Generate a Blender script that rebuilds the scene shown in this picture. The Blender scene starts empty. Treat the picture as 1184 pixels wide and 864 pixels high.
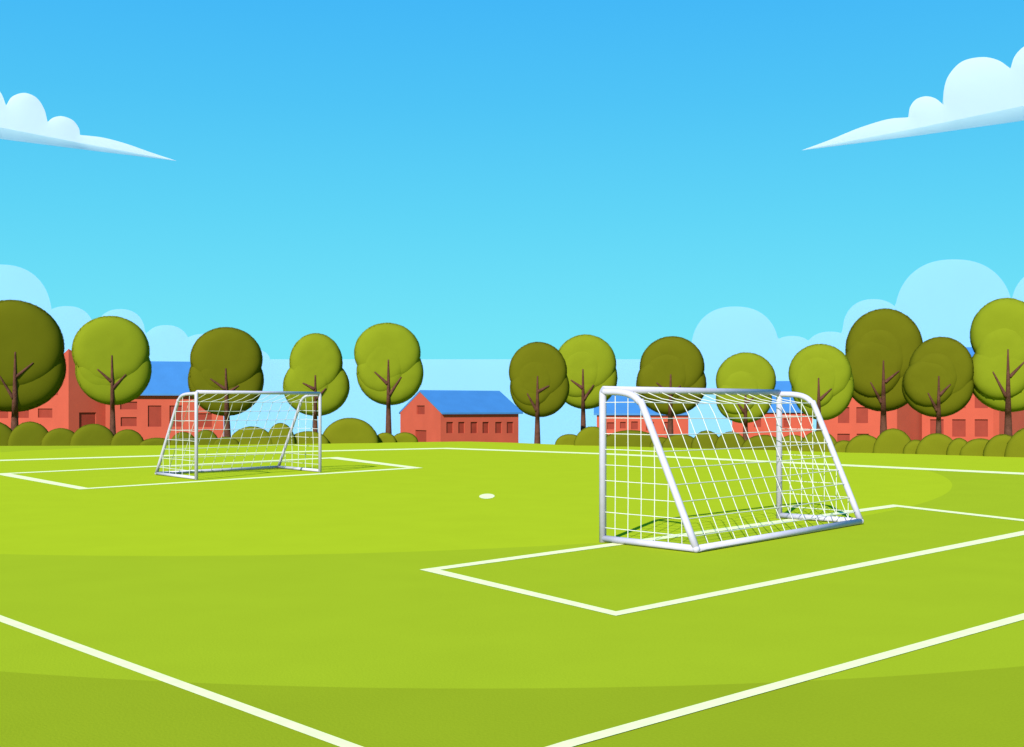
import bpy, bmesh, math, random
from mathutils import Vector, Matrix, noise
from mathutils.bvhtree import BVHTree
from mathutils.geometry import tessellate_polygon

random.seed(7)
scene = bpy.context.scene
COL = scene.collection
V = Vector
# ------------------------------------------------------------------ camera constants (survey of the place)
F, H0, CX, EYE = 1353.0, 470.0, 592.0, 1.7


def gpt(px, py):
    d = F * EYE / (py - H0)
    return V(((px - CX) / F * d, d, 0.0))


def at(px, py, d):
    return V(((px - CX) / F * d, d, EYE + (H0 - py) / F * d))


def srgb(r, g, b):
    f = lambda c: c / 12.92 if c <= 0.04045 else ((c + 0.055) / 1.055) ** 2.4
    return (f(r / 255), f(g / 255), f(b / 255))


# ------------------------------------------------------------------ materials
def new_mat(name):
    m = bpy.data.materials.new(name)
    m.use_nodes = True
    nt = m.node_tree
    return m, nt, nt.nodes['Principled BSDF']


def mat(name, col, rough=0.8, spec=0.3, scale=3.0, amt=0.12, bump=0.0, bscale=40.0, hue=None, attr=None):
    m, nt, b = new_mat(name)
    b.inputs['Roughness'].default_value = rough
    b.inputs['Specular IOR Level'].default_value = spec
    tc = nt.nodes.new('ShaderNodeTexCoord')
    n = nt.nodes.new('ShaderNodeTexNoise')
    n.inputs['Scale'].default_value = scale
    n.inputs['Detail'].default_value = 5
    nt.links.new(tc.outputs['Object'], n.inputs['Vector'])
    mx = nt.nodes.new('ShaderNodeMix'); mx.data_type = 'RGBA'
    lo = [c * (1 - amt) for c in col]
    hi = [c * (1 + amt) for c in (hue or col)]
    mx.inputs['A'].default_value = (*lo, 1)
    mx.inputs['B'].default_value = (*hi, 1)
    mr = nt.nodes.new('ShaderNodeMapRange')
    mr.inputs['From Min'].default_value = 0.3; mr.inputs['From Max'].default_value = 0.7
    nt.links.new(n.outputs['Fac'], mr.inputs['Value'])
    fac = mr.outputs['Result']
    if attr:
        at_ = nt.nodes.new('ShaderNodeAttribute'); at_.attribute_name = attr
        av = nt.nodes.new('ShaderNodeMath'); av.operation = 'MULTIPLY_ADD'
        av.inputs[1].default_value = 0.35
        nt.links.new(fac, av.inputs[0])
        sc_ = nt.nodes.new('ShaderNodeMath'); sc_.operation = 'MULTIPLY'; sc_.inputs[1].default_value = 0.65
        nt.links.new(at_.outputs['Fac'], sc_.inputs[0])
        nt.links.new(sc_.outputs[0], av.inputs[2])
        fac = av.outputs[0]
    nt.links.new(fac, mx.inputs['Factor'])
    nt.links.new(mx.outputs['Result'], b.inputs['Base Color'])
    if bump:
        n2 = nt.nodes.new('ShaderNodeTexNoise')
        n2.inputs['Scale'].default_value = bscale; n2.inputs['Detail'].default_value = 4
        nt.links.new(tc.outputs['Object'], n2.inputs['Vector'])
        bp = nt.nodes.new('ShaderNodeBump'); bp.inputs['Strength'].default_value = bump
        bp.inputs['Distance'].default_value = 0.05
        nt.links.new(n2.outputs['Fac'], bp.inputs['Height'])
        nt.links.new(bp.outputs['Normal'], b.inputs['Normal'])
    return m


M = {}
M['tree_dark'] = mat('olive_dark_leaves', (0.081, 0.083, 0.0043), 0.85, 0.0, 1.2, 0.09, attr='tone')
M['tree_light'] = mat('olive_light_leaves', (0.138, 0.164, 0.0086), 0.85, 0.0, 1.2, 0.09, attr='tone')
M['bush_a'] = mat('bush_dark_leaves', (0.086, 0.092, 0.0052), 0.85, 0.0, 1.2, 0.09, attr='tone')
M['bush_b'] = mat('bush_mid_leaves', (0.110, 0.116, 0.0060), 0.85, 0.0, 1.2, 0.09, attr='tone')
M['bark'] = mat('brown_bark', (0.086, 0.036, 0.025), 0.9, 0.0, 6, 0.25, 0.6, 25)
M['wall'] = mat('red_wall_paint', (0.350, 0.058, 0.0335), 0.85, 0.2, 0.6, 0.06, 0.15, 12)
M['pane'] = mat('dark_red_window', (0.205, 0.029, 0.018), 0.6, 0.1, 1.5, 0.08)
M['roof'] = mat('blue_roof', (0.033, 0.14, 0.34), 0.6, 0.3, 0.8, 0.05, 0.1, 6)
M['steel'] = mat('white_painted_steel', (0.41, 0.385, 0.48), 0.65, 0.2, 8, 0.04)
M['net'] = mat('white_net_cord', (0.52, 0.52, 0.485), 0.7, 0.2, 20, 0.05)
M['line'] = mat('white_line_paint', (0.67, 0.70, 0.355), 0.9, 0.1, 9, 0.06)


def cloud_mat(name, col, tr, col2=None):
    """matt white vapour: part of the light is scattered back, part goes through"""
    m = bpy.data.materials.new(name); m.use_nodes = True
    nt = m.node_tree; nt.nodes.clear()
    o = nt.nodes.new('ShaderNodeOutputMaterial'); d = nt.nodes.new('ShaderNodeBsdfDiffuse'); t = nt.nodes.new('ShaderNodeBsdfTranslucent')
    mx = nt.nodes.new('ShaderNodeMixShader'); mx.inputs[0].default_value = tr
    tc = nt.nodes.new('ShaderNodeTexCoord'); n = nt.nodes.new('ShaderNodeTexNoise'); n.inputs['Scale'].default_value = 0.02
    cm = nt.nodes.new('ShaderNodeMix'); cm.data_type = 'RGBA'
    cm.inputs['A'].default_value = (*[c * .98 for c in col], 1); cm.inputs['B'].default_value = (*[min(c * 1.02, .98) for c in col], 1)
    nt.links.new(tc.outputs['Object'], n.inputs['Vector']); nt.links.new(n.outputs['Fac'], cm.inputs['Factor'])
    for q in (d, t): nt.links.new(cm.outputs['Result'], q.inputs['Color'])
    if col2:
        nt.links.remove(t.inputs['Color'].links[0]); t.inputs['Color'].default_value = (*col2, 1)
    nt.links.new(d.outputs[0], mx.inputs[1]); nt.links.new(t.outputs[0], mx.inputs[2]); nt.links.new(mx.outputs[0], o.inputs[0])
    return m


M['cloud'] = cloud_mat('white_cloud', (0.49, 0.495, 0.60), 0.57, (0.86, 0.98, 0.92))
M['added_bounce_plane'] = mat('pale_bounce_plane', (0.22, 0.47, 0.54), 0.25, 0.5, 0.02, 0.05)
M['bank'] = cloud_mat('pale_cloud_bank', (0.30, 0.56, 0.71), 0.5)


def grass_material():
    m, nt, b = new_mat('mown_turf')
    N, L = nt.nodes, nt.links
    b.inputs['Roughness'].default_value = 0.9
    b.inputs['Specular IOR Level'].default_value = 0.0
    tc = N.new('ShaderNodeTexCoord')
    sep = N.new('ShaderNodeSeparateXYZ'); L.new(tc.outputs['Object'], sep.inputs[0])

    def math_(op, a, c=None, c2=None):
        n = N.new('ShaderNodeMath'); n.operation = op
        for i, x in enumerate((a, c, c2)):
            if x is None: continue
            if isinstance(x, (int, float)): n.inputs[i].default_value = x
            else: L.new(x, n.inputs[i])
        return n.outputs[0]

    def ellipse(cx, cy, a, bb):
        x = math_('DIVIDE', math_('SUBTRACT', sep.outputs['X'], cx), a)
        y = math_('DIVIDE', math_('SUBTRACT', sep.outputs['Y'], cy), bb)
        r = math_('ADD', math_('MULTIPLY', x, x), math_('MULTIPLY', y, y))
        return math_('LESS_THAN', r, 1.0)
    inner = ellipse(-4.0, 36.8, 15.5, 23.5)
    outer = ellipse(-0.2, 67.05, 25.0, 60.0)
    # everything beyond the far touchline is cut to the short tone as well
    p0, p1 = gpt(515, 518), gpt(1184, 548)
    nx, ny = -(p1.y - p0.y), (p1.x - p0.x)
    k = nx * p0.x + ny * p0.y
    far = math_('GREATER_THAN', math_('ADD', math_('MULTIPLY', sep.outputs['X'], nx), math_('MULTIPLY', sep.outputs['Y'], ny)), k)
    inner = math_('MAXIMUM', inner, far)
    mix1 = N.new('ShaderNodeMix'); mix1.data_type = 'RGBA'
    mix1.inputs['A'].default_value = (0.216, 0.268, 0.0105, 1)
    mix1.inputs['B'].default_value = (0.258, 0.325, 0.0125, 1)
    L.new(outer, mix1.inputs['Factor'])
    mix2 = N.new('ShaderNodeMix'); mix2.data_type = 'RGBA'
    L.new(inner, mix2.inputs['Factor']); L.new(mix1.outputs['Result'], mix2.inputs['A'])
    mix2.inputs['B'].default_value = (0.300, 0.370, 0.0120, 1)
    # fine turf grain
    n1 = N.new('ShaderNodeTexNoise'); n1.inputs['Scale'].default_value = 1.1; n1.inputs['Detail'].default_value = 3
    n2 = N.new('ShaderNodeTexNoise'); n2.inputs['Scale'].default_value = 55; n2.inputs['Detail'].default_value = 3
    for n in (n1, n2): L.new(tc.outputs['Object'], n.inputs['Vector'])
    v = math_('ADD', math_('MULTIPLY_ADD', n1.outputs['Fac'], 0.10, 0.95 - 0.05), math_('MULTIPLY_ADD', n2.outputs['Fac'], 0.16, 0.05 - 0.08))
    sc_ = N.new('ShaderNodeVectorMath'); sc_.operation = 'SCALE'
    L.new(mix2.outputs['Result'], sc_.inputs[0]); L.new(math_('ADD', v, 0.05), sc_.inputs['Scale'])
    L.new(sc_.outputs[0], b.inputs['Base Color'])
    bp = N.new('ShaderNodeBump'); bp.inputs['Strength'].default_value = 0.12; bp.inputs['Distance'].default_value = 0.02
    L.new(n2.outputs['Fac'], bp.inputs['Height']); L.new(bp.outputs['Normal'], b.inputs['Normal'])
    return m


M['grass'] = grass_material()


# ------------------------------------------------------------------ object helpers
def link(name, bm, m, parent=None, smooth=False):
    me = bpy.data.meshes.new(name)
    bm.normal_update()
    bm.to_mesh(me); bm.free()
    if m: me.materials.append(m)
    if smooth:
        for p in me.polygons: p.use_smooth = True
    o = bpy.data.objects.new(name, me)
    COL.objects.link(o)
    if parent: o.parent = parent; o.matrix_parent_inverse = parent.matrix_world.inverted() if False else Matrix.Translation(-parent.location)
    return o


def thing(name, label, cat, loc, group=None):
    o = bpy.data.objects.new(name, None)
    o.empty_display_size = 0.3
    COL.objects.link(o)
    o.location = loc
    tag(o, label, cat, group)
    return o


def tag(o, label, cat, group=None):
    o['label'] = label; o['category'] = cat
    if group: o['group'] = group
    return o


def tube(bm, pts, rad, n=10, cap=True):
    """round tube along a polyline; rad is one radius or a list"""
    pts = [V(p) for p in pts]
    if isinstance(rad, (int, float)): rad = [rad] * len(pts)
    rings = []
    t0 = (pts[1] - pts[0]).normalized()
    up = V((0, 0, 1)) if abs(t0.z) < 0.9 else V((0, 1, 0))
    x = t0.cross(up).normalized()
    for i, p in enumerate(pts):
        a = pts[max(i - 1, 0)]; c = pts[min(i + 1, len(pts) - 1)]
        t = (c - a).normalized()
        x = (x - t * x.dot(t)).normalized()
        y = t.cross(x)
        rings.append([bm.verts.new(p + (x * math.cos(k * 2 * math.pi / n) + y * math.sin(k * 2 * math.pi / n)) * rad[i]) for k in range(n)])
    for r0, r1 in zip(rings, rings[1:]):
        for k in range(n):
            bm.faces.new((r0[k], r0[(k + 1) % n], r1[(k + 1) % n], r1[k]))
    if cap:
        bm.faces.new(list(reversed(rings[0]))); bm.faces.new(rings[-1])


def smooth_path(pts, sub=5):
    pts = [V(p) for p in pts]
    out = []
    q = [pts[0] * 2 - pts[1]] + pts + [pts[-1] * 2 - pts[-2]]
    for i in range(1, len(q) - 2):
        a, b, c, d = q[i - 1:i + 3]
        for k in range(sub):
            t = k / sub
            out.append(0.5 * ((2 * b) + (c - a) * t + (2 * a - 5 * b + 4 * c - d) * t * t + (3 * b - a - 3 * c + d) * t ** 3))
    out.append(pts[-1])
    return out


# ------------------------------------------------------------------ terrain: a field on a low hilltop
CREST = [(-400, 516.5), (0, 515.7), (180, 515.2), (373, 513.2), (480, 511.3), (540, 510.6), (599, 512.2), (650, 514.3), (700, 515.8),
         (800, 518.3), (890, 520.5), (967, 523), (1060, 525.2), (1184, 529), (1500, 537)]


def crest_y(px):
    if px <= CREST[0][0]: return CREST[0][1]
    for (a, ya), (b, yb) in zip(CREST, CREST[1:]):
        if px <= b:
            t = (px - a) / (b - a)
            return ya + (yb - ya) * t
    return CREST[-1][1]


def crest_d(px): return F * EYE / (crest_y(px) - H0)


def crest_r(x, y):
    """distance of the hill's brow from the middle of the near field, by direction"""
    if y <= 0 or abs(x) / max(y, 1e-6) > 0.95:
        return 48.0 if x < 0 else 46.0
    return crest_d(CX + F * x / y) * math.hypot(x, y) / y


def ground_z(x, y):
    r = math.hypot(x, y); rc = crest_r(x, y)
    if r <= rc: return 0.0
    s = EYE / rc * 1.28
    e = r - rc
    z = -s * e * min(1.0, 0.85 + 0.15 * e / 10)
    if e > 150: z -= (e - 150) * 0.55
    return z


bm = bmesh.new()
NA = 720
radii = [0.12, 0.3, 0.5, 0.7, 0.85, 0.95, 1.0]
extra = [1.5, 4, 8, 14, 22, 35, 60, 110, 150, 175, 200, 230, 265]
rings = []
c0 = bm.verts.new((0, 0, 0))
for k in radii + extra:
    ring = []
    for i in range(NA):
        a = 2 * math.pi * i / NA
        x, y = math.sin(a), math.cos(a)
        rc = crest_r(x, y)
        r = rc * k if k in radii else rc + k
        ring.append(bm.verts.new((x * r, y * r, ground_z(x * r, y * r))))
    rings.append(ring)
for i in range(NA):
    bm.faces.new((c0, rings[0][(i + 1) % NA], rings[0][i]))
    for r0, r1 in zip(rings, rings[1:]):
        bm.faces.new((r0[i], r0[(i + 1) % NA], r1[(i + 1) % NA], r1[i]))
o = link('ground', bm, M['grass'])
o['kind'] = 'structure'
# pale plane added out of view below the hill, bouncing bluish light onto clouds
bm = bmesh.new()
bm.faces.new([bm.verts.new((7000 * math.cos(k * math.pi / 48), 7000 * math.sin(k * math.pi / 48), -58)) for k in range(96)])
o = link('added_bounce_plane', bm, M['added_bounce_plane']); o['kind'] = 'structure'


# ------------------------------------------------------------------ pitch markings (4 mm above the turf)
def strip(name, pts, w, closed=False, z=0.004):
    """a painted line: flat strip of width w along ground points, mitred corners"""
    bm = bmesh.new()
    P = [V((p.x, p.y, 0)) for p in pts]
    n = len(P)
    ws = w if isinstance(w, (list, tuple)) else [w] * n
    L_, R_ = [], []
    for i in range(n):
        a = P[(i - 1) % n] if (closed or i > 0) else None
        c = P[(i + 1) % n] if (closed or i < n - 1) else None
        d1 = (P[i] - a).normalized() if a is not None else None
        d2 = (c - P[i]).normalized() if c is not None else None
        if d1 is None: d1 = d2
        if d2 is None: d2 = d1
        n1 = V((-d1.y, d1.x, 0)); n2 = V((-d2.y, d2.x, 0))
        mv = (n1 + n2)
        mv = mv / max(0.25, mv.dot(n1))
        L_.append(bm.verts.new(P[i] + mv * ws[i] / 2 + V((0, 0, z)))); R_.append(bm.verts.new(P[i] - mv * ws[i] / 2 + V((0, 0, z))))
    for i in range(n if closed else n - 1):
        j = (i + 1) % n
        bm.faces.new((R_[i], R_[j], L_[j], L_[i]))
    o = link(name, bm, M['line'])
    o['kind'] = 'structure'
    return o


strip('pitch_line', [gpt(-468, 545), gpt(0, 715.5), gpt(400, 862), gpt(516, 905)], [0.5, 0.105, 0.085, 0.08], z=0.004)
strip('pitch_line', [gpt(515.8, 905), gpt(660, 860.5), gpt(1184, 713.5), gpt(1690, 571)], [0.08, 0.095, 0.125, 0.4], z=0.0055)
strip('pitch_line', [gpt(-468, 545), gpt(0, 532.6), gpt(380, 521.5), gpt(515, 518.6), gpt(700, 525), gpt(1184, 548), gpt(1690, 571)], [0.5, 0.8, 0.95, 0.95, 0.85, 0.8, 0.4], z=0.004)
strip('penalty_area_line', [gpt(497, 659.2), gpt(712, 710), gpt(1230, 607.3), gpt(1035, 585)], [.17, .13, .22, .25], closed=True)
strip('penalty_area_line', [gpt(2, 548), gpt(97, 565.3), gpt(480, 541.2), gpt(386, 529.5)], [.36, .27, .38, .55], closed=True)
bm = bmesh.new()
c = gpt(563, 574)
vs = [bm.verts.new((c.x + 0.145 * math.cos(k * math.pi / 16), c.y + 0.62 * math.sin(k * math.pi / 16), 0.004)) for k in range(32)]
bm.faces.new(vs)
o = link('centre_spot', bm, M['line']); o['kind'] = 'structure'


# ------------------------------------------------------------------ goals
def goal(label, A, B, C, D, H, prof, rad, srad, zrows, ncol, nside, wob):
    t = thing('football_goal', label, 'goal', (A.x, A.y, 0), 'portable football goals on the pitch')
    zr = V((0, 0, 1))
    A, B, C, D = [V((p.x, p.y, 0)) for p in (A, B, C, D)]

    def add(name, pts, r, n=16):
        bm = bmesh.new(); tube(bm, pts, r, n)
        return link(name, bm, M['steel'], t, True)
    zb = rad + 0.002
    # uprights and crossbar with rounded corners (one bent tube cut at the bends)
    for P, Q in ((A, B), (B, A)):
        u = (Q - P).normalized()
        add('goal_post', [P + zr * 0.002, P + zr * (H - rad * 2.2)] + [P + u * (rad * 1.1 * (1 - math.cos(a))) + zr * (H - rad * 2.2 + rad * 1.1 * math.sin(a)) for a in (0.4, 0.8, 1.2)] , rad)
    u = (B - A).normalized()
    add('crossbar', [A + u * rad * 0.4 + zr * (H - rad), B - u * rad * 0.4 + zr * (H - rad)], rad)
    # side stays: from the top corner back along the arm, round the bend, down to the back bar
    path = smooth_path([V((s, z, 0)) for s, z in prof], 6)

    def profz(s):
        for p, q in zip(path, path[1:]):
            if p.x <= s <= q.x + 1e-9:
                return p.y + (q.y - p.y) * (s - p.x) / max(q.x - p.x, 1e-9)
        return path[-1].y
    for P, Q in ((A, C), (B, D)):
        d = Q - P
        add('side_stay', [P + d * p.x + zr * p.y for p in path], rad * 0.95)
        add('ground_bar', [P + zr * zb, Q + zr * zb], rad * 0.92)
    add('back_bar', [C + zr * zb, D + zr * zb], rad * 0.92)
    for Q in (C, D):
        bm = bmesh.new(); bmesh.ops.create_uvsphere(bm, u_segments=16, v_segments=10, radius=rad * 1.03, matrix=Matrix.Translation(Q + zr * zb))
        link('corner_joint', bm, M['steel'], t, True)

    # net: cords along the frame. Rows are level with each other on back and sides.
    def inv(z):  # the s at which the falling part of the profile is at height z
        for p, q in zip(path, path[1:]):
            if p.y >= z >= q.y and p.y > q.y and z < prof[2][1]:
                return p.x + (q.x - p.x) * (p.y - z) / (p.y - q.y)
        return 1.0

    def wb(p, k=1.0):
        n = noise.noise_vector(p * 1.7) * wob * k
        return p + V((n.x, n.y, n.z * 0.6))

    def back(uu, s, z):
        P = A.lerp(B, uu); Q = C.lerp(D, uu)
        sag = math.sin(uu * math.pi) * 0.014 * min(1, max(0, z) / 0.5) * min(1, max(0, H - z - 0.05) / 0.12)
        return wb(P + (Q - P) * s + zr * (z - sag * 0.8) - (Q - P).normalized() * sag)
    bm = bmesh.new()
    top = [(0.015, H - rad)] + [(p.x, p.y) for p in path if p.x > 0.30 and p.x < 0.999]
    # straight cords down the back
    sl = [(s, z) for s, z in top if z > prof[-1][1]]
    seq = [(0.015, H - rad * 1.6), (prof[2][0] * 0.55, (H - rad * 1.6) * 0.45 + prof[3][1] * 0.55 - 0.005), (prof[3][0], prof[3][1]), (prof[4][0], prof[4][1])]
    z0, s0 = prof[4][1], prof[4][0]
    for k in range(1, 9):
        f = k / 8
        seq.append((s0 + (0.985 - s0) * f, z0 + (0.06 - z0) * f))
    for i in range(1, ncol):
        uu = i / ncol
        tube(bm, [back(uu, s, z) for s, z in seq], srad, 5, False)
    for z in zrows:
        s = inv(z)
        tube(bm, [back(k / 24, s, z) for k in range(25)], srad, 5, False)
    link('back_net', bm, M['net'], t, True)
    for P, Q, kk in ((A, C, 1.0), (B, D, 1.6)):
        bm = bmesh.new()
        d = Q - P
        for i in range(1, nside):
            s = i / nside
            zt = profz(s) - rad * 0.5
            tube(bm, [wb(P + d * s + zr * (0.04 + (zt - 0.04) * k / 8), kk) for k in range(9)], srad * 0.95, 5, False)
        for z in zrows:
            s = inv(z) if z < prof[2][1] else prof[3][0]
            tube(bm, [wb(P + d * (s * k / 8) + zr * z, kk) for k in range(9)], srad * 0.95, 5, False)
        link('side_net', bm, M['net'], t, True)
    return t


goal('large white tubular goal with square netting standing in the nearer painted box', gpt(697, 627), gpt(901, 599.5), gpt(805, 639.5), gpt(995, 606.5), 1.955,
     [(0, 1.885), (0.2, 1.875), (0.33, 1.835), (0.415, 1.75), (0.475, 1.62), (1.0, 0.05)], 0.045, 0.0058,
     [0.185 + 0.1955 * k for k in range(9)], 14, 7, 0.006)
a, b, cc, d = gpt(227, 555), gpt(370, 546.3), gpt(181, 549.4), gpt(322, 541.8)
goal('smaller looking white goal far across the pitch with thin netting', a, b, cc, d, 2.075,
     [(0, 2.0), (0.25, 1.985), (0.37, 1.93), (0.44, 1.82), (0.48, 1.70), (1.0, 0.045)], 0.041, 0.0068,
     [0.2 + 0.231 * k for k in range(8)], 12, 6, 0.02)


# ------------------------------------------------------------------ foliage
def leaf_mat(base):
    """thin leaves: same colour as the crown, some light shining through"""
    m = M[base].copy(); nt = m.node_tree
    b = nt.nodes['Principled BSDF']; o = nt.nodes['Material Output']
    t = nt.nodes.new('ShaderNodeBsdfTranslucent'); mx = nt.nodes.new('ShaderNodeMixShader'); mx.inputs[0].default_value = 0.38
    g = nt.nodes.new('ShaderNodeVectorMath'); g.operation = 'SCALE'; g.inputs['Scale'].default_value = 1.5
    src = b.inputs['Base Color'].links[0].from_socket
    nt.links.new(src, g.inputs[0]); nt.links.new(g.outputs[0], t.inputs['Color']); nt.links.new(g.outputs[0], b.inputs['Base Color'])
    nt.links.new(b.outputs[0], mx.inputs[1]); nt.links.new(t.outputs[0], mx.inputs[2]); nt.links.new(mx.outputs[0], o.inputs['Surface'])
    return m


LEAF = {k: leaf_mat(k) for k in ('tree_dark', 'tree_light', 'bush_a', 'bush_b')}


def plump(n, p):
    """unit direction -> point on a lobe whose front and back are fuller than an ellipsoid's, and the normal there"""
    ro = math.sqrt(n.x * n.x + n.z * n.z); ay = abs(n.y)
    s = 1.0 / (ro ** p + ay ** p) ** (1 / p)
    q = n * s
    rr = ro * s; yy = ay * s
    g = rr ** (p - 1) / max(ro, 1e-6)
    return q, V((n.x * g, math.copysign(yy ** (p - 1), n.y), n.z * g))


def leafy(lobes, m, name, parent, dens=105.0, leaf=0.075, amp=0.004, flat_below=None, p_=4.6, turn=0.0):
    """crown made of leaf-sized faces over leafy lobes. lobes: (centre, radii). returns object and bvh"""
    RT = Matrix.Rotation(turn, 3, 'Z'); RI = RT.inverted()
    bm = bmesh.new()
    for c, r in lobes:
        n0 = len(bm.verts)
        res = bmesh.ops.create_icosphere(bm, subdivisions=5, radius=1.0)
        for v in res['verts']:
            n = v.co.copy()
            k = 1 - 0.012 + 0.009 * noise.noise(n * 4 + c)
            q, _ = plump(n, p_)
            v.co = RT @ V((q.x * r.x, q.y * r.y, q.z * r.z)) * k + c
            v.co += (RT @ n) * amp * noise.noise(v.co * 5.0)
    for f in bm.faces: f.smooth = True
    bvh = BVHTree.FromBMesh(bm)
    tone = bm.faces.layers.float.new('tone')
    for f in bm.faces: f[tone] = 0.5

    def inside(p, skip):
        for i, (c, r) in enumerate(lobes):
            if i == skip: continue
            q = RI @ (p - c)
            if ((q.x / r.x) ** 2 + (q.z / r.z) ** 2) ** (p_ / 2) + abs(q.y / r.y) ** p_ < 0.95: return True
        return False
    for i, (c, r) in enumerate(lobes):
        ra = (r.x * r.y + r.x * r.z + r.y * r.z) / 3
        cnt = int(4 * math.pi * ra * dens)
        for _ in range(cnt):
            n = V((random.gauss(0, 1), random.gauss(0, 1), random.gauss(0, 1))).normalized()
            q, g = plump(n, p_)
            p = RT @ V((q.x * r.x, q.y * r.y, q.z * r.z)) * random.uniform(0.991, 1.0) + c
            if inside(p, i): continue
            if q.y < -0.72: continue   # tight clipped front, looser rim
            if flat_below is not None and p.z < flat_below: continue
            nn = RT @ V((g.x / r.x, g.y / r.y, g.z / r.z)).normalized()
            nn = (nn + V((random.uniform(-1, 1), random.uniform(-1, 1), random.uniform(-1, 1))) * 0.04).normalized()
            s = leaf * random.uniform(0.6, 1.25)
            x = nn.orthogonal().normalized()
            x = Matrix.Rotation(random.uniform(0, 6.28), 3, nn) @ x
            y = nn.cross(x)
            vs = [bm.verts.new(p + q) for q in (x * s, y * s * 0.45, -x * s * 0.8, -y * s * 0.45)]
            f = bm.faces.new(vs)
            f[tone] = random.random(); f.material_index = 1
    o = link(name, bm, M[m], parent)
    o.data.materials.append(LEAF[m])
    return o, bvh


def tree(label, d, kind, tip, base, baseW, lims, U, Lw, extra=()):
    """U, Lw: upper and lower crown lobes measured in the picture plane at distance d (centre x, y, half width, half height)"""
    k = d / F
    bx = at(base[0], H0, d).x
    gz = ground_z(bx, d)
    t = thing('tree', label, 'tree', (bx, d, gz), 'round crowned trees around the field')
    lobes = []
    lcx, lcy, lrx, lry = Lw
    E = (lcx - 0.23 * lrx, lcy - 0.10 * lry, 0.74 * lrx, 0.80 * lry)
    dep = max(U[2], Lw[2]) * 0.66 * k
    yc = d + 1.3
    Mid = ((U[0] + E[0]) / 2, (U[1] + E[1]) / 2, 0.42 * (U[2] + E[2]), 0.45 * (U[3] + E[3]))
    for (cx, cy, rx, ry), dy, fl in [(U, 0.0, 1.0), (Lw, 0.14, 1.0), (E, -0.02, 0.98), (Mid, -0.03, 1.0)]:
        dd = yc + dy * dep
        lobes.append((at(cx, cy, dd), V((rx * 0.985 * dd / F, dep * fl, ry * 0.985 * dd / F))))
    o, bvh = leafy(lobes, 'tree_' + kind, 'crown', t, turn=-math.atan2(lobes[0][0].x, lobes[0][0].y))

    # trunk and limbs run up the front of the crown, half sunk into it
    def limb(p0, p1, r0, r1, y_start, n=14):
        pts, rr = [], []
        y = y_start
        for i in range(n + 1):
            f = i / n
            p = at(p0[0] + (p1[0] - p0[0]) * f, p0[1] + (p1[1] - p0[1]) * f, d)
            dr = (p - V((0, 0, EYE))).normalized()
            hit = bvh.ray_cast(V((0, 0, EYE)), dr)
            r = (r0 + (r1 - r0) * f) * k
            if hit[0] is not None:
                y = min(y_start, hit[0].y - 0.02 + 0.3 * r) if y_start is not None else hit[0].y
            pts.append(at(p0[0] + (p1[0] - p0[0]) * f, p0[1] + (p1[1] - p0[1]) * f, y)); rr.append(max(r, 0.012))
        for _ in range(3):
            ys = [q.y for q in pts]
            for i in range(1, n):
                y2 = min((ys[i - 1] + 2 * ys[i] + ys[i + 1]) / 4, ys[i])
                f = y2 / ys[i]
                pts[i] = V((pts[i].x * f, y2, EYE + (pts[i].z - EYE) * f))
        return pts, rr
    bm = bmesh.new()
    zb = base[1] if base[1] else 506
    pts, rr = limb((base[0], zb), tip, baseW * 0.54, 0.8, yc - 0.2, 26)
    # flare and foot down to the ground
    foot = V((pts[0].x, pts[0].y, gz - 0.15))
    tube(bm, [foot] + pts, [rr[0] * 1.12] + rr, 10)
    link('trunk', bm, M['bark'], t, True)
    for (l0, l1) in lims:
        bm = bmesh.new()
        pts, rr = limb(l0, l1, 2.2, 0.7, yc - 0.2, 12)
        tube(bm, pts, rr, 8)
        link('limb', bm, M['bark'], t, True)
    return t


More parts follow.
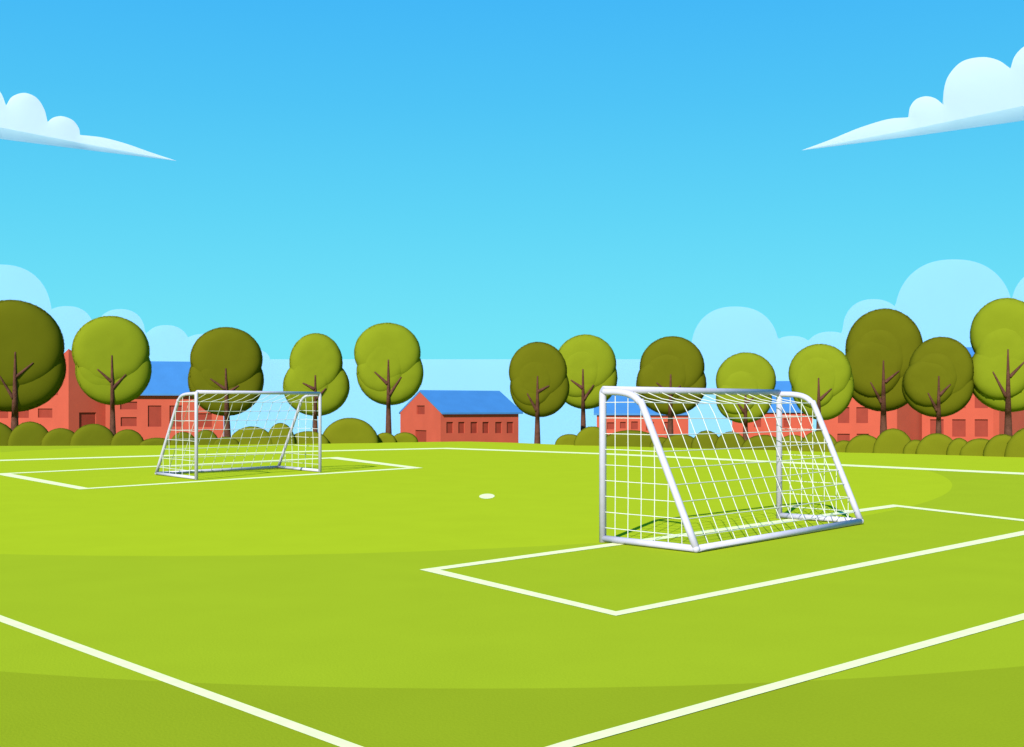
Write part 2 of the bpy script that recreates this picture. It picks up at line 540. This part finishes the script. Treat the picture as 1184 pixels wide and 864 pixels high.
TREES = [
    ('huge dark olive tree cut off by the left edge of the view', 56, 'dark', (17.5, 407), (17, 497), 8.4, [((15.5, 461), (-1, 434)), ((18.5, 436), (38.5, 419.5))], (14, 401, 57.5, 54.5), (16, 425, 57.5, 52.5), ()),
    ('light olive tree left of the red wing with the long blue roof', 57, 'light', (129.3, 411), (130.5, 507), 7.2, [((128.5, 441), (112.5, 427)), ((130.5, 449), (145.5, 433))], (128.5, 406, 43.5, 41), (131.5, 427.5, 42.7, 42), ()),
    ('dark olive tree right behind the far goal', 58, 'dark', (261, 426), (263, 507), 8, [((260.5, 450), (243, 438)), ((263.5, 454), (276, 446))], (262, 415.5, 41.5, 37.5), (261.5, 440, 43.5, 42), ()),
    ('narrow light tree with bulging lower sides beside the right post of the far goal', 57.5, 'light', (364.5, 434), (364.5, 507), 6.2, [((363.5, 450), (350, 443)), ((366, 461), (377, 449))], (365.5, 420, 31, 35), (365.8, 447, 38.8, 35), ()),
    ('tall light tree standing just left of the small gabled house', 57, 'light', (449, 416), (449.3, 507), 7.2, [((448, 444), (433, 430)), ((450, 457), (464, 436))], (448, 408.5, 39, 35.5), (451, 431, 39.3, 38.5), ()),
    ('dark tree with a fully visible trunk at the right end of the small gabled house', 53.2, 'dark', (621.5, 435), (621.3, 513.5), 7.0, [((620.5, 475), (609.5, 455)), ((622, 453), (635, 446))], (622, 430, 34.3, 35), (624, 448.2, 35, 35), ()),
    ('light tree half hidden behind a darker tree, left of the near goal', 60, 'light', (674, 427), (674.5, 506), 6.6, [((673.5, 449), (660, 439.5)), ((675, 462), (686.5, 445))], (677, 421, 36, 34.5), (677, 437, 37.5, 37), ()),
    ('dark tree whose crown rises over the crossbar middle of the near goal', 57, 'dark', (775.5, 433), (775, 508), 7.4, [((774.5, 456), (759, 442.6)), ((776, 456), (787, 446))], (777, 424.5, 37.8, 36), (776, 444, 41, 37), ()),
    ('small light tree seen above and through the netting beside the far post', 56, 'light', (862, 450), (862, 510), 6.2, [((861.5, 478), (852.5, 466)), ((863, 466), (871, 460))], (862.3, 440, 34.8, 33), (860, 461, 32.5, 29), ()),
    ('light tree right of the near goal, partly covering a bigger dark tree', 50, 'light', (946.5, 437), (947, 508), 7.0, [((948, 462), (961.5, 449.5))], (948, 432, 36, 34.8), (951, 446, 35.7, 41), ()),
    ('tallest dark tree among the right hand red buildings', 55, 'dark', (1021.5, 417), (1021.5, 508), 8.6, [((1019.5, 466), (1006.5, 442)), ((1023.5, 442), (1039.5, 429))], (1022, 403.5, 43.7, 47), (1021, 428, 46, 49), ()),
    ('shorter dark tree between the tallest dark tree and the cut off light one', 50.0, 'dark', (1085.5, 435), (1085.2, 508), 7.0, [((1083.5, 475), (1073, 454.5)), ((1086.5, 457), (1099, 444.5))], (1088, 428, 36.3, 39), (1084, 446, 40, 37.3), ()),
    ('big light tree cut off by the right edge of the view', 49.6, 'light', (1165.5, 404), (1165.8, 508), 9.0, [((1163.5, 459), (1148, 430)), ((1167.5, 436), (1185, 418))], (1163, 387, 39.5, 42.5), (1168, 433, 47, 44.5), ()),
]
for T in TREES: tree(*T)


# ------------------------------------------------------------------ bushes along the brow of the hill: (left x, right x, valley y, top y, label)
BUSHES = [
    (-44, 14, 500.5, 485.5, 'a', 'tall dark bush at the left edge of the view, below the huge dark tree'),
    (14, 55.5, 501, 487.5, 'a', 'rounded dark bush just right of the huge dark tree trunk'),
    (55, 85.5, 501, 495, 'a', 'low bush in front of the corner between lit and shaded red walls'),
    (85, 131, 504, 490, 'a', 'wide bush hiding the foot of the dark red door, left of a light tree trunk'),
    (130.5, 164.5, 507, 496.5, 'a', 'bush just right of the light tree trunk at the red wing'),
    (163, 200, 512, 506.3, 'a', 'lowest flat bush left of the far goal'),
    (198, 226, 509, 499.5, 'a', 'small bush behind the side net of the far goal'),
    (224, 252, 508, 497, 'a', 'small bush behind the left post of the far goal'),
    (248, 275, 510, 505, 'a', 'very low bush at the foot of the dark tree behind the far goal'),
    (271, 311, 501, 493, 'b', 'bush in the middle of the far goal, right of the dark trunk'),
    (310, 339, 501, 489, 'b', 'taller bush behind the right side stay of the far goal'),
    (338, 375, 504, 498.5, 'b', 'low wide bush behind the right post of the far goal'),
    (373, 436, 503, 483, 'b', 'biggest domed bush, alone right of the far goal'),
    (434.5, 456, 505, 500.2, 'b', 'little bush at the foot of the tall light tree'),
    (454, 481.5, 506, 500, 'b', 'little bush in front of the small house gable'),
    (645, 672, 507, 502, 'b', 'low bush right of the fully visible dark trunk'),
    (666, 704, 505, 493, 'b', 'bush touching the left post of the near goal'),
    (702, 757, 504, 497.5, 'a', 'wide bush behind the side net of the near goal'),
    (755, 774, 509, 505.5, 'a', 'low bush at the foot of the dark tree behind the near goal'),
    (771, 803, 507, 502, 'a', 'small bush right of the dark trunk behind the near goal'),
    (802, 832, 507, 497.8, 'a', 'rounded bush before the sky gap behind the near goal'),
    (830, 860, 507, 499, 'a', 'rounded bush left of the small light trunk behind the near goal'),
    (861, 905, 511, 503, 'a', 'bush behind the far post of the near goal'),
    (900, 934, 511, 503, 'b', 'low bush behind the far side net of the near goal'),
    (926, 968, 513.5, 498, 'b', 'bush behind the sloping stay of the near goal'),
    (966, 986, 513, 509.3, 'b', 'lowest little bush just right of the near goal'),
    (983, 1016, 510, 502.5, 'b', 'bush below the two storey red front with square windows'),
    (1014, 1052, 508, 495.5, 'b', 'high bush at the foot of the tallest dark tree'),
    (1050, 1068, 512, 508.5, 'b', 'narrow low bush between two higher bushes under a shaded red wall'),
    (1066, 1101, 509, 501, 'b', 'bush hiding the foot of the shorter dark tree'),
    (1098, 1120, 514, 506.5, 'b', 'small bush under a row of three windows, left of a deep notch'),
    (1118.5, 1149, 512, 507, 'b', 'broad low bush under the third window, right of a deep notch'),
    (1146, 1174, 508, 502, 'b', 'bush in front of the trunk of the cut off light tree'),
    (1171, 1222, 506, 492.5, 'b', 'tall bush at the right edge of the view'),
]
for i, (x0, x1, vy, ty, kd, lab) in enumerate(BUSHES):
    cx = (x0 + x1) / 2
    by = crest_y(cx)
    d = crest_d(cx) + 0.55 + 0.12 * (i % 2)
    k = d / F
    h = by - ty; hv = max(0.0, by - vy)
    rx = (x1 - x0) / 2 / math.sqrt(max(0.08, 1 - (min(hv, 0.93 * h) / h) ** 2))
    rx = min(rx, (x1 - x0) * 0.95)
    ry = min(max(rx * k * 0.6, 0.55), 1.3)
    d += max(0, ry - 0.6); k = d / F
    c = at(cx, by, d); c.z = ground_z(c.x, d)
    top = at(cx, ty, d).z
    t = thing('bush', lab, 'bush', c.copy(), 'rounded bushes around the field')
    rz = max(0.2, top - c.z)
    o, _ = leafy([(c, V((rx * k, ry, rz)))], 'bush_' + kd, 'foliage', t, dens=85, leaf=0.085, flat_below=c.z - 0.1, turn=-math.atan2(c.x, c.y), p_=7.0)
    bm = bmesh.new()
    for q in range(3):
        a = q * 2.1
        tube(bm, [V((c.x + 0.05 * math.cos(a), c.y + 0.05 * math.sin(a), c.z - 0.3)), V((c.x + rx * k * 0.5 * math.cos(a), c.y + ry * 0.4 * math.sin(a), c.z + rz * 0.5))], [0.03, 0.012], 6)
    link('stem', bm, M['bark'], t, True)


# ------------------------------------------------------------------ houses
class Plane:
    def __init__(s, P, U): s.P = V((P[0], P[1], 0)); s.U = V((U[0], U[1], 0)).normalized()

    def uz(s, px, py):
        a = (px - CX) / F
        # P.x + u Ux = a t ; P.y + u Uy = t
        u = (a * s.P.y - s.P.x) / (s.U.x - a * s.U.y)
        t = s.P.y + u * s.U.y
        return u, EYE + (H0 - py) / F * t

    def rect(s, x0, y0, x1, y1):
        u0, za = s.uz(x0, y0); u1, zb = s.uz(x1, y1)
        _, zc = s.uz(x0, y1)
        return [min(u0, u1), zc, max(u0, u1), za]

    def p(s, u, z, out=0.0):
        n = V((s.U.y, -s.U.x, 0))
        q = s.P + s.U * u + n * out
        return V((q.x, q.y, z))


def facade(bm, pl, outline, holes, flip, reveal=0.14):
    """wall face with real openings; returns nothing. flip: the outside is on the other side of U"""
    sg = -1 if flip else 1
    loops = [[V((u, z, 0)) for u, z in outline]] + [[V((a, b, 0)), V((c, b, 0)), V((c, d, 0)), V((a, d, 0))] for a, b, c, d in holes]
    tris = tessellate_polygon(loops)
    flat = [q for l in loops for q in l]
    vs = [bm.verts.new(pl.p(q.x, q.y)) for q in flat]
    for tr in tris:
        try: bm.faces.new([vs[i] for i in tr])
        except ValueError: pass
    for a, b, c, d in holes:
        f = [pl.p(a, b), pl.p(c, b), pl.p(c, d), pl.p(a, d)]
        g = [pl.p(a, b, -sg * reveal), pl.p(c, b, -sg * reveal), pl.p(c, d, -sg * reveal), pl.p(a, d, -sg * reveal)]
        for i in range(4):
            j = (i + 1) % 4
            bm.faces.new([bm.verts.new(x) for x in (f[i], f[j], g[j], g[i])])


def pane(parent, name, pl, h, flip, reveal=0.14):
    sg = -1 if flip else 1
    a, b, c, d = h
    bm = bmesh.new()
    e = 0.02
    q = [pl.p(a - e, b - e, -sg * (reveal - .01)), pl.p(c + e, b - e, -sg * (reveal - .01)), pl.p(c + e, d + e, -sg * (reveal - .01)), pl.p(a - e, d + e, -sg * (reveal - .01))]
    r = [x + (pl.p(0, 0, -sg * 0.05) - pl.p(0, 0)) for x in q]
    vq = [bm.verts.new(x) for x in q]; vr = [bm.verts.new(x) for x in r]
    bm.faces.new(vq); bm.faces.new(list(reversed(vr)))
    for i in range(4):
        j = (i + 1) % 4
        bm.faces.new((vq[i], vr[i], vr[j], vq[j]))
    return link(name, bm, M['pane'], parent)


def house(label, px0, px1, d, U, Dp, zeave, zridge, front=(), gable=(), endg=(), over=0.35, over0=0.0, over1=0.35, doors_front=(), doors_gable=()):
    """gabled house: front wall runs from C along U for L; gable walls run back from both ends for Dp; px rects cut the openings"""
    U = V((U[0], U[1], 0)).normalized()
    N = V((-U.y, U.x, 0))
    C = V(((px0 - CX) / F * d, d, 0))
    a = (px1 - CX) / F
    L = (a * C.y - C.x) / (U.x - a * U.y)
    zb = min(ground_z(p.x, p.y) for p in (C, C + U * L, C + N * Dp, C + U * L + N * Dp)) - 0.4
    t = thing('house', label, 'house', (C.x, C.y, ground_z(C.x, C.y)), 'red houses with blue roofs beyond the field')
    bm = bmesh.new()
    pf = Plane(C, U)
    hf = [(pf.rect(*r), 'window') for r in front] + [(pf.rect(*r), 'door') for r in doors_front]
    facade(bm, pf, [(0, zb), (L, zb), (L, zeave), (0, zeave)], [h for h, _ in hf], False)
    pb = Plane(C + N * Dp, U)
    facade(bm, pb, [(0, zb), (L, zb), (L, zeave), (0, zeave)], [], True)
    pg = Plane(C, N)
    hg = [(pg.rect(*r), 'window') for r in gable] + [(pg.rect(*r), 'door') for r in doors_gable]
    gab = [(0, zb), (Dp, zb), (Dp, zeave), (Dp / 2, zridge), (0, zeave)]
    facade(bm, pg, gab, [h for h, _ in hg], True)
    pe = Plane(C + U * L, N)
    he = [(pe.rect(*r), 'window') for r in endg]
    facade(bm, pe, gab, [h for h, _ in he], False)
    bmesh.ops.recalc_face_normals(bm, faces=bm.faces)
    link('wall', bm, M['wall'], t)
    for h, nm in hf: pane(t, nm, pf, h, False)
    for h, nm in hg: pane(t, nm, pg, h, True)
    for h, nm in he: pane(t, nm, pe, h, False)
    # roof: one folded slab
    bm = bmesh.new()
    sl = (zridge - zeave) / (Dp / 2)
    th = 0.16
    sec = [(-over, zeave - over * sl + 0.02), (Dp / 2, zridge + 0.02), (Dp + over, zeave - over * sl + 0.02), (Dp + over, zeave - over * sl + 0.02 + th), (Dp / 2, zridge + 0.02 + th * 1.15), (-over, zeave - over * sl + 0.02 + th)]
    e0 = [bm.verts.new(C + N * v + U * (-over0) + V((0, 0, z))) for v, z in sec]
    e1 = [bm.verts.new(C + N * v + U * (L + over1) + V((0, 0, z))) for v, z in sec]
    for i in range(6):
        j = (i + 1) % 6
        bm.faces.new((e0[i], e0[j], e1[j], e1[i]))
    for e in (e0, e1):
        bm.faces.new((e[0], e[1], e[4], e[5])); bm.faces.new((e[1], e[2], e[3], e[4]))
    bmesh.ops.recalc_face_normals(bm, faces=bm.faces)
    link('roof', bm, M['roof'], t)
    return t


def zat(py, d): return EYE + (H0 - py) / F * d


def xat(px, d): return (px - CX) / F * d


# small gabled house in the middle
d = 110
house('small red house with gable end, door and six side windows', 509.5, 599.5, d, (0.82, 0.57), 7.7, zat(477.6, d), zat(453.6, 113.3),
      front=[(516.2, 488, 524, 501), (530, 488, 537.2, 501), (544.2, 488, 552, 501), (558, 488, 565.3, 501), (572.8, 488, 580.3, 501), (586, 488, 593.6, 501)],
      gable=[(481.6, 469, 491, 479)], doors_gable=[(480, 497.3, 493, 514)], over=0.28, over1=0.35)
# long wing on the left
d = 105.3
house('long red wing with a blue roof behind the far goal', 122, 258.5, d, (1, 0.25), 9.0, zat(454, d), zat(420, d + 4.5),
      front=[(139, 464.5, 158.5, 473.5), (139.5, 482.5, 158, 493), (171, 469, 186.5, 493.5), (196, 469, 211, 493.5), (226, 478, 245, 494)], over=0.45)
# behind the near goal
d = 98
house('low red house with a blue roof seen through the near side net of the goal', 690, 796, d, (1, -0.075), 8.0, zat(479, d), zat(451, d + 4),
      front=[(702, 488.5, 710, 496.5), (717, 488, 723.5, 495.5), (730, 487.5, 737.5, 496.5), (747, 488, 756, 498), (768, 488, 776, 498)], over=0.2, over0=0.25, over1=0.0)
d = 104
house('red house with a steep blue roof behind the far post of the near goal', 846.5, 940, d, (1, -0.19), 9.0, zat(476, d), zat(443.5, d + 4.5), over=0.2,
      front=[(872, 484, 880, 494), (906, 484, 914, 494)])
# right hand buildings
d = 92
house('two storey red building with four square windows behind the tallest dark tree', 951, 1037, d, (1, -0.27), 8.0, zat(450, d), zat(424, d + 4), over=0.2,
      front=[(969, 471, 982, 489.3), (990.2, 471, 1003.6, 489.3), (968.3, 501.6, 982.5, 516), (990.5, 501.6, 1004.5, 516)])
d = 92.6
house('red building with rows of tall windows behind the shorter dark tree', 1066, 1155, d, (1, -0.355), 9.0, zat(447, d), zat(405.5, d + 4.5), over=0.2,
      front=[(1075.5, 485, 1091, 505), (1101, 485, 1116.5, 505), (1127, 485, 1142.2, 505), (1075.5, 452, 1091, 472), (1101, 452, 1116.5, 472), (1127, 452, 1142.2, 472)])


def shaded_wing(label, px0, px1, d, top, depth=8.0, dirn=(0.74, 0.67), holes=()):
    """flat roofed block set at an angle, its visible wall turned away from the sun"""
    U = V((*dirn, 0)).normalized(); N = V((-U.y, U.x, 0))
    C = V((xat(px0, d), d, 0))
    a = (px1 - CX) / F
    L = (a * C.y - C.x) / (U.x - a * U.y)
    zt = zat(top, d); zb = min(ground_z(C.x, C.y), ground_z((C + U * L + N * depth).x, (C + U * L + N * depth).y)) - 0.4
    t = thing('house', label, 'house', (C.x, C.y, ground_z(C.x, C.y)), 'red houses with blue roofs beyond the field')
    bm = bmesh.new()
    pf = Plane(C, U)
    hf = [pf.rect(*r) for r in holes]
    facade(bm, pf, [(0, zb), (L, zb), (L, zt), (0, zt)], hf, False)
    facade(bm, Plane(C, N), [(0, zb), (depth, zb), (depth, zt), (0, zt)], [], True)
    facade(bm, Plane(C + U * L, N), [(0, zb), (depth, zb), (depth, zt), (0, zt)], [], False)
    facade(bm, Plane(C + N * depth, U), [(0, zb), (L, zb), (L, zt), (0, zt)], [], True)
    bmesh.ops.recalc_face_normals(bm, faces=bm.faces)
    link('wall', bm, M['wall'], t)
    for h in hf: pane(t, 'window', pf, h, False)
    bm = bmesh.new()
    q = [C - U * .15 - N * .15, C + U * (L + .15) - N * .15, C + U * (L + .15) + N * (depth + .15), C - U * .15 + N * (depth + .15)]
    lo = [bm.verts.new(V((p.x, p.y, zt + .005))) for p in q]; hi = [bm.verts.new(V((p.x, p.y, zt + .2))) for p in q]
    bm.faces.new(list(reversed(lo))); bm.faces.new(hi)
    for i in range(4):
        j = (i + 1) % 4
        bm.faces.new((lo[i], lo[j], hi[j], hi[i]))
    link('roof', bm, M['roof'], t)
    return t


shaded_wing('shaded red block between the two buildings with square windows', 1037.4, 1066, 90.6, 452, 4.2)
shaded_wing('shaded red block behind the trunk of the cut off light tree', 1155.4, 1230, 90.5, 450, 8.0)

# pointed building on the left: lit wall left of a corner, shaded wall right of it
d = 104
C = V((xat(79.3, d), d, 0))
UL = V((-0.90, 0.44, 0)).normalized(); UR = V((0.70, 0.71, 0)).normalized()
zb = ground_z(C.x, d + 6) - 0.8
t = thing('house', 'tall pointed red building, its lit and shaded walls meeting at a corner', 'house', (C.x, C.y, ground_z(C.x, C.y)), 'red houses with blue roofs beyond the field')
pl, pr = Plane(C, UL), Plane(C, UR)
Ll, _ = pl.uz(-70, 470); Lr, _ = pr.uz(122, 470)
bm = bmesh.new()
ztop = zat(404.5, d); zlow = zat(445, d); usl, _ = pl.uz(38, 440)
hl = [pl.rect(43.8, 472.5, 60.5, 483), pl.rect(20.5, 474, 33.3, 483.3), pl.rect(-8, 475, 9.5, 483.5), pl.rect(61.5, 450.8, 67, 457)]
facade(bm, pl, [(0, zb), (Ll, zb), (Ll, zlow), (usl, zlow), (0, ztop)], hl, True)
hr = [pr.rect(91.5, 477, 111, 498)]
zr_ = ztop - 1.9
facade(bm, pr, [(0, zb), (Lr, zb), (Lr, zr_), (0, ztop)], hr, False)
bmesh.ops.recalc_face_normals(bm, faces=bm.faces)
# back walls
off = UR * Lr
facade(bm, Plane(C + off, UL), [(0, zb), (Ll, zb), (Ll, zlow - .35), (usl, zlow - .35), (0, zr_)], [], False)
facade(bm, Plane(C + UL * Ll, UR), [(0, zb), (Lr, zb), (Lr, zlow - .35), (0, zlow)], [], True)
bmesh.ops.recalc_face_normals(bm, faces=bm.faces)
link('wall', bm, M['wall'], t)
for h in hl: pane(t, 'window', pl, h, True)
pane(t, 'door', pr, hr[0], False)
bm = bmesh.new()
ridge = [(0, ztop, zr_), (usl, zlow, zlow - .35), (Ll, zlow, zlow - .35)]
f = [bm.verts.new(pl.p(u, z + .01)) for u, z, _ in ridge]; g = [bm.verts.new(pl.p(u, z + .01) + off) for u, _, z in ridge]
f2 = [bm.verts.new(pl.p(u, z + .08)) for u, z, _ in ridge]; g2 = [bm.verts.new(pl.p(u, z + .08) + off) for u, _, z in ridge]
for i in range(2):
    bm.faces.new((f2[i], f2[i + 1], g2[i + 1], g2[i])); bm.faces.new((f[i], g[i], g[i + 1], f[i + 1]))
    bm.faces.new((f[i], f[i + 1], f2[i + 1], f2[i])); bm.faces.new((g[i], g2[i], g2[i + 1], g[i + 1]))
bm.faces.new((f[0], f2[0], g2[0], g[0])); bm.faces.new((f[2], g[2], g2[2], f2[2]))
bmesh.ops.recalc_face_normals(bm, faces=bm.faces)
link('roof', bm, M['wall'], t)


# ------------------------------------------------------------------ clouds
def cloud_body(name, pts, d, depth, m, dirx, taper=0.0):
    """closed cloud volume: outline standing at distance d, pushed back level along (dirx, 1) by depth"""
    bm = bmesh.new()
    P = [at(x, y, d) for x, y in pts]
    fr = [bm.verts.new(p) for p in P]
    bk = []
    for (x, y), v in zip(pts, fr):
        dd = depth(x) if callable(depth) else depth
        bk.append(bm.verts.new(v.co + V((dirx * dd, dd, -dd * taper))))
    n = len(pts)
    for a, b, c in tessellate_polygon([[V((p.x, p.z, 0)) for p in P]]):
        bm.faces.new((fr[a], fr[b], fr[c])); bm.faces.new((bk[c], bk[b], bk[a]))
    for i in range(n):
        j = (i + 1) % n
        bm.faces.new((fr[i], bk[i], bk[j], fr[j]))
    bmesh.ops.recalc_face_normals(bm, faces=bm.faces)
    return link(name, bm, m)


def arc(pts):
    return [(p.x, p.y) for p in smooth_path([V((x, y, 0)) for x, y in pts], 8)]


left = ([(-70, 140)] + arc([(-60, 118), (-42, 92), (-18, 88), (0, 106), (7, 122)]) + arc([(7.2, 122), (14, 112), (28, 107.5), (42, 113), (51, 126), (55, 141)]) +
        arc([(55.2, 141), (62, 136), (72, 134.5), (84, 139), (91, 148), (92.5, 156)]) + arc([(93, 156.2), (118, 159), (145, 166), (175, 176.5), (204, 186)]) + [(100, 166.6), (0, 147.3), (-70, 134)])
left = [p for i, p in enumerate(left) if i == 0 or math.dist(p, left[i - 1]) > 0.5]
left[0] = (-70, 130)
left = left[:-1]
o = cloud_body('cloud', left, 600, lambda x: max(0.4, (204 - x) / 204 * 27.0), M['cloud'], -0.38)
tag(o, 'white puffy cloud tapering to a point, high at the upper left edge', 'cloud', 'puffy clouds in the sky')
# crop7: right cloud
R = lambda x, y: (884 + x / 3.947, y / 3.947)
right = (arc([R(170, 686), R(300, 638), R(430, 585), R(560, 545), R(655, 536)]) + arc([R(656, 534), R(664, 490), R(690, 455), R(735, 440), R(780, 450), R(818, 480)]) +
         arc([R(819, 478), R(818, 415), R(840, 345), R(900, 282), R(990, 261), R(1065, 275), R(1124, 314)]) + arc([R(1125, 312), R(1140, 260), R(1184, 213), R(1260, 180), R(1360, 215), R(1420, 330)]) + [R(1440, 420), R(1184, 483), R(680, 588)])
right = [p for i, p in enumerate(right) if i == 0 or math.dist(p, right[i - 1]) > 0.5]
o = cloud_body('cloud', right, 600, lambda x: max(0.4, (x - 927) / 257 * 33.0), M['cloud'], 0.34)
tag(o, 'larger white puffy cloud tapering to a point, high at the upper right edge', 'cloud', 'puffy clouds in the sky')

BAND = 415.5
lobL = [(0, 370, 60, 64), (77, 386, 32, 32), (139, 388, 29, 30.5), (192, 408, 29, 32), (238, 412, 33, 26), (-80, 380, 60, 50), (-170, 395, 60, 50), (285, 420, 28, 18)]
lobR = [(850, 408, 51, 53.5), (916, 412, 26, 23.5), (960, 420, 33, 36.5), (1010, 386, 36, 40), (1103, 372, 69, 72), (1216, 360, 47, 50), (1300, 380, 60, 50)]


def envelope(lobes, x0, x1, base):
    out = []
    n = int((x1 - x0) / 1.5)
    for i in range(n + 1):
        x = x0 + (x1 - x0) * i / n
        y = base
        for cx, cy, rx, ry in lobes:
            if abs(x - cx) < rx:
                # slightly squarish domes
                y = min(y, cy - ry * (1 - (abs(x - cx) / rx) ** 2.3) ** (1 / 2.3))
        out.append((x, y))
    return out


top = envelope(lobL, -230, 312, BAND)
o = cloud_body('cumulus_bank', top + [(312, 540), (-230, 540)], 1500, 25, M['bank'], -0.33, 0.25)
tag(o, 'pale blue bank of rounded clouds low in the sky behind the left hand trees', 'cloud', 'pale cloud banks on the horizon')
top = envelope(lobR, 800, 1360, BAND)
o = cloud_body('cumulus_bank', top + [(1360, 540), (800, 540)], 1500, 25, M['bank'], 0.33, 0.25)
tag(o, 'pale blue bank of big rounded clouds low in the sky behind the right hand trees', 'cloud', 'pale cloud banks on the horizon')
o = cloud_body('cumulus_bank', [(312.05, BAND), (799.95, BAND), (799.95, 540), (312.05, 540)], 1500, 25, M['bank'], 0.0, 0.25)
tag(o, 'flat topped pale blue cloud layer behind the small house in the middle', 'cloud', 'pale cloud banks on the horizon')

# ------------------------------------------------------------------ sun, sky, camera
SUN = V((-0.34, -0.94, 0)).normalized()
EL = math.radians(32)
to_sun = V((SUN.x * math.cos(EL), SUN.y * math.cos(EL), math.sin(EL)))
ld = bpy.data.lights.new('sun', 'SUN')
ld.energy = 5.0; ld.angle = math.radians(0.6); ld.color = (1.0, 0.955, 0.88)
lo = bpy.data.objects.new('sun', ld); COL.objects.link(lo)
lo.rotation_euler = to_sun.to_track_quat('Z', 'Y').to_euler()
lo.location = (0, 0, 60)

w = bpy.data.worlds.new('World'); scene.world = w; w.use_nodes = True
nt = w.node_tree; nt.nodes.clear()
out = nt.nodes.new('ShaderNodeOutputWorld')
sky = nt.nodes.new('ShaderNodeTexSky'); sky.sky_type = 'NISHITA'; sky.sun_disc = False
sky.sun_elevation = EL; sky.sun_rotation = math.atan2(SUN.x, SUN.y) % (2 * math.pi)
b1 = nt.nodes.new('ShaderNodeBackground'); b1.inputs['Strength'].default_value = 0.05
nt.links.new(sky.outputs[0], b1.inputs['Color'])
tc = nt.nodes.new('ShaderNodeTexCoord'); sp = nt.nodes.new('ShaderNodeSeparateXYZ')
nt.links.new(tc.outputs['Generated'], sp.inputs[0])
rmp = nt.nodes.new('ShaderNodeValToRGB')
cr = rmp.color_ramp
EXP = 0.7
g = 0.5 ** EXP


def sk(r, gg, b): return (*[c * g for c in srgb(r, gg, b)], 1)


cr.elements[0].position = 0.0; cr.elements[0].color = sk(112, 232, 252)
cr.elements[1].position = 1.0; cr.elements[1].color = sk(40, 140, 235)
for pos, c in ((0.05, (112, 231, 250)), (0.16, (92, 214, 249)), (0.25, (76, 198, 249)), (0.335, (64, 185, 250))):
    e = cr.elements.new(pos); e.color = sk(*c)
nt.links.new(sp.outputs['Z'], rmp.inputs['Fac'])
b2 = nt.nodes.new('ShaderNodeBackground'); b2.inputs['Strength'].default_value = 1.0
nt.links.new(rmp.outputs['Color'], b2.inputs['Color'])
mxs = nt.nodes.new('ShaderNodeMixShader'); mxs.inputs[0].default_value = 0.95
nt.links.new(b1.outputs[0], mxs.inputs[1]); nt.links.new(b2.outputs[0], mxs.inputs[2])
nt.links.new(mxs.outputs[0], out.inputs['Surface'])

cd = bpy.data.cameras.new('camera'); cam = bpy.data.objects.new('camera', cd); COL.objects.link(cam)
cam.location = (0, 0, EYE); cam.rotation_euler = (math.radians(90), 0, 0)
cd.sensor_width = 36; cd.lens = 36 * F / 1184
cd.shift_y = (H0 - 432) / 1184
cd.clip_end = 8000; cd.clip_start = 0.05
scene.camera = cam
scene.view_settings.view_transform = 'Standard'
scene.view_settings.look = 'None'
scene.view_settings.exposure = EXP
scene.view_settings.gamma = 1
scene.view_settings.use_curve_mapping = False
scene.cycles.max_bounces = 6
